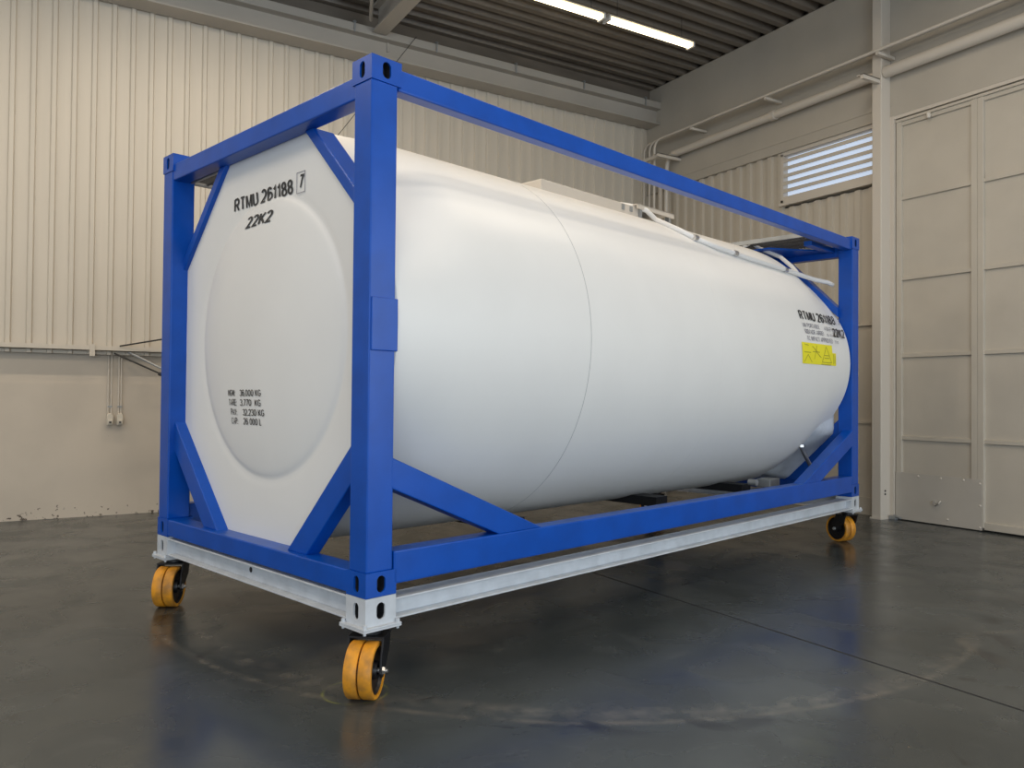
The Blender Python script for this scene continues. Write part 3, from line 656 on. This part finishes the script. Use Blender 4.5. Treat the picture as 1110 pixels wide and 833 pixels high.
# grating platforms
def grating(x0, x1, y0, y1, z):
    g = MB().box((x0, y0, z), (x1, y0 + 0.02, z + 0.04)).box((x0, y1 - 0.02, z), (x1, y1, z + 0.04)).box((x0, y0, z), (x0 + 0.02, y1, z + 0.04)).box((x1 - 0.02, y0, z), (x1, y1, z + 0.04)).build('walkway_grating', M['galv'], TK)
    bars = MB(); n = int((y1 - y0) / 0.035)
    for k in range(1, n): bars.box((x0 + 0.02, y0 + k * 0.035, z + 0.012), (x1 - 0.02, y0 + k * 0.035 + 0.004, z + 0.035))
    for k in range(1, 4): xx = x0 + (x1 - x0) * k / 4; bars.box((xx, y0 + 0.02, z + 0.01), (xx + 0.006, y1 - 0.02, z + 0.03))
    b = bars.build('grating_bars', M['grate'], g); b['kind'] = 'stuff'
grating(5.08, 5.76, 0.11, 1.95, 2.505)
grating(0.13, 0.62, 1.60, 2.33, 2.41)
MB().box((5.30, 0.20, 2.455), (L - 0.11, 0.28, 2.505)).build('grating_support', B, TK, bevel=0.005)
MB().prism([(5.25, 0.62), (L - 0.12, 0.22), (L - 0.12, WD - 0.22), (5.25, WD - 0.62)], 'z', 2.465, 2.480).build('frame_gusset_plate', B, TK)
# under the tank
for x in (1.5, 3.2, 4.6): MB().box((x, 0.55, 0.085), (x + 0.16, WD - 0.55, 0.16)).build('saddle', M['black'], TK)
MB().box((0.5, 0.50, 0.03), (2.4, 0.60, 0.055)).box((0.5, 0.50, 0.01), (2.4, 0.51, 0.055)).build('underframe_rail', M['galv'], TK)
MB().tube([(5.42, 0.36, 0.50), (5.46, 0.34, 0.42), (5.54, 0.33, 0.33), (5.66, 0.33, 0.24)], 0.020, 12).build('outlet_pipe', M['chrome'], TK)
MB().lathe([(-0.012, 0), (-0.012, 0.045), (0.012, 0.045), (0.012, 0)], (5.42, 0.36, 0.50), (0.1, 0, 1), 16).build('pipe_flange', M['chrome'], TK)
MB().box((4.90, 0.42, 0.12), (5.10, 0.56, 0.20)).build('junction_box', M['galv'], TK, bevel=0.006)
MB().lathe([(-0.04, 0), (-0.04, 0.03), (0.04, 0.03), (0.04, 0)], (4.62, 0.45, 0.19), (0, 1, 0), 12).build('drain_cap', M['galv'], TK)

# ================= TRANSPORT FRAME =================
DL = tag(empty('transport_frame', (OX, OY, 0), A), 'grey white rolling steel frame with amber casters carrying the blue container', 'trolley')
G = M['dolly']; ZT = 0.466; ZB = 0.335
def chan_x(x0, x1, yo, s):       # long beam: web set back, flanges out to the face at yo
    ya, yb = sorted((yo, yo + s * 0.12)); yw = sorted((yo + s * 0.055, yo + s * 0.067))
    return MB().box((x0, ya, 0.438), (x1, yb, 0.447)).box((x0, ya, 0.345), (x1, yb, 0.355)).box((x0, yw[0], 0.355), (x1, yw[1], 0.438))
for yo, s in ((0.004, 1), (WD - 0.004, -1)): chan_x(0.17, L - 0.17, yo, s).build('long_beam', G, DL, bevel=0.002)
for xo, s in ((0.006, 1), (L - 0.006, -1)):
    xa, xb = sorted((xo, xo + s * 0.12)); xw = sorted((xo + s * 0.050, xo + s * 0.062))
    e = MB().box((xa, 0.16, 0.450), (xb, WD - 0.16, 0.460)).box((xa, 0.16, 0.345), (xb, WD - 0.16, 0.355)).box((xw[0], 0.16, 0.355), (xw[1], WD - 0.16, 0.450)).build('cross_beam', G, DL, bevel=0.002)
    MB().lathe([(0, 0.016), (0.002, 0.016), (0.002, 0)], (xw[0] if s > 0 else xw[1], 1.22, 0.41), (-s, 0, 0), 16).build('bolt_hole', M['dark'], e)
def caster(cx, cy, ang, parent):
    """ang: direction of the axle (outward, container frame)"""
    ca, sa = math.cos(ang), math.sin(ang); Rm = Matrix.Rotation(ang, 4, 'Z'); 
    def T(mb): mb.v = [tuple((Rm @ Vector(v)) + Vector((cx, cy, 0))) for v in mb.v]; return mb
    r = 0.133; y0 = -0.085
    f = MB().box((-0.088, -0.075, 0.274), (0.088, 0.055, 0.284)).lathe([(0.284, 0), (0.284, 0.058), (0.318, 0.058), (0.318, 0)], (0, 0, 0), (0, 0, 1), 24)
    f.prism([(-0.070, 0.277), (0.050, 0.277), (0.030, 0.20), (y0 + 0.036, 0.125), (y0 + 0.015, 0.100), (y0 - 0.015, 0.100), (y0 - 0.032, 0.125), (y0 - 0.020, 0.20)], 'x', 0.078, 0.088)
    f.prism([(-0.070, 0.277), (0.050, 0.277), (0.030, 0.20), (y0 + 0.036, 0.125), (y0 + 0.015, 0.100), (y0 - 0.015, 0.100), (y0 - 0.032, 0.125), (y0 - 0.020, 0.20)], 'x', -0.088, -0.078)
    cf = T(f).build('caster', M['black'], parent, bevel=0.002)
    for a0 in (-0.066, 0.004):
        a1 = a0 + 0.062
        T(MB().lathe([(a0, r * 0.84), (a0, r * 0.97), (a0 + 0.006, r), (a1 - 0.006, r), (a1, r * 0.97), (a1, r * 0.84)], (0, y0, r), (1, 0, 0), 56, closed=True)).build('tyre', M['yellow_wheel'], cf)
    T(MB().lathe([(-0.062, 0.02), (-0.062, r * .3), (-0.045, r * .34), (-0.045, r * .78), (-0.060, r * .84), (0.060, r * .84), (0.045, r * .78), (0.045, r * .34), (0.066, r * .3), (0.066, 0.02)], (0, y0, r), (1, 0, 0), 40)).build('wheel_hub', M['black'], cf)
    T(MB().lathe([(-0.10, 0), (-0.10, 0.012), (0.10, 0.012), (0.10, 0.009), (0.112, 0.009), (0.112, 0)], (0, y0, r), (1, 0, 0), 12).lathe([(0.088, 0), (0.088, 0.019), (0.10, 0.017), (0.10, 0)], (0, y0, r), (1, 0, 0), 6)).build('axle_bolt', M['chrome'], cf)
ANG = {(0, 0): -52, (0, 1): -43, (1, 0): 160, (1, 1): 170}
for i, (cx, sx) in enumerate(((0, 1), (L, -1))):
    for j, (cy, sy) in enumerate(((0, 1), (WD, -1))):
        casting(cx, cy, ZB, sx, sy, [G, M['dark']], DL, ht=ZT + 0.002 - ZB)
        x0, x1 = sorted((cx - sx * 0.025, cx + sx * 0.195)); y0, y1 = sorted((cy - sy * 0.025, cy + sy * 0.180))
        pl = MB().box((x0, y0, 0.3265), (x1, y1, 0.335)).box((x0, y0, 0.3165), (x1, y1, 0.3255)).build('mounting_plate', G, DL, bevel=0.001)
        for bx_, by_ in ((x0 + 0.014, y0 + 0.014), (x1 - 0.014, y0 + 0.014), (x0 + 0.014, y1 - 0.014), (x1 - 0.014, y1 - 0.014)):
            MB().lathe([(-0.030, 0), (-0.030, 0.007), (-0.020, 0.007), (-0.020, 0.011), (-0.010, 0.011), (0.008, 0.011), (0.018, 0.010), (0.018, 0)], (bx_, by_, 0.334), (0, 0, 1), 8).build('bolt', G, pl)
        caster(cx + sx * 0.085, cy + sy * 0.078, math.radians(ANG[(i, j)]), DL)
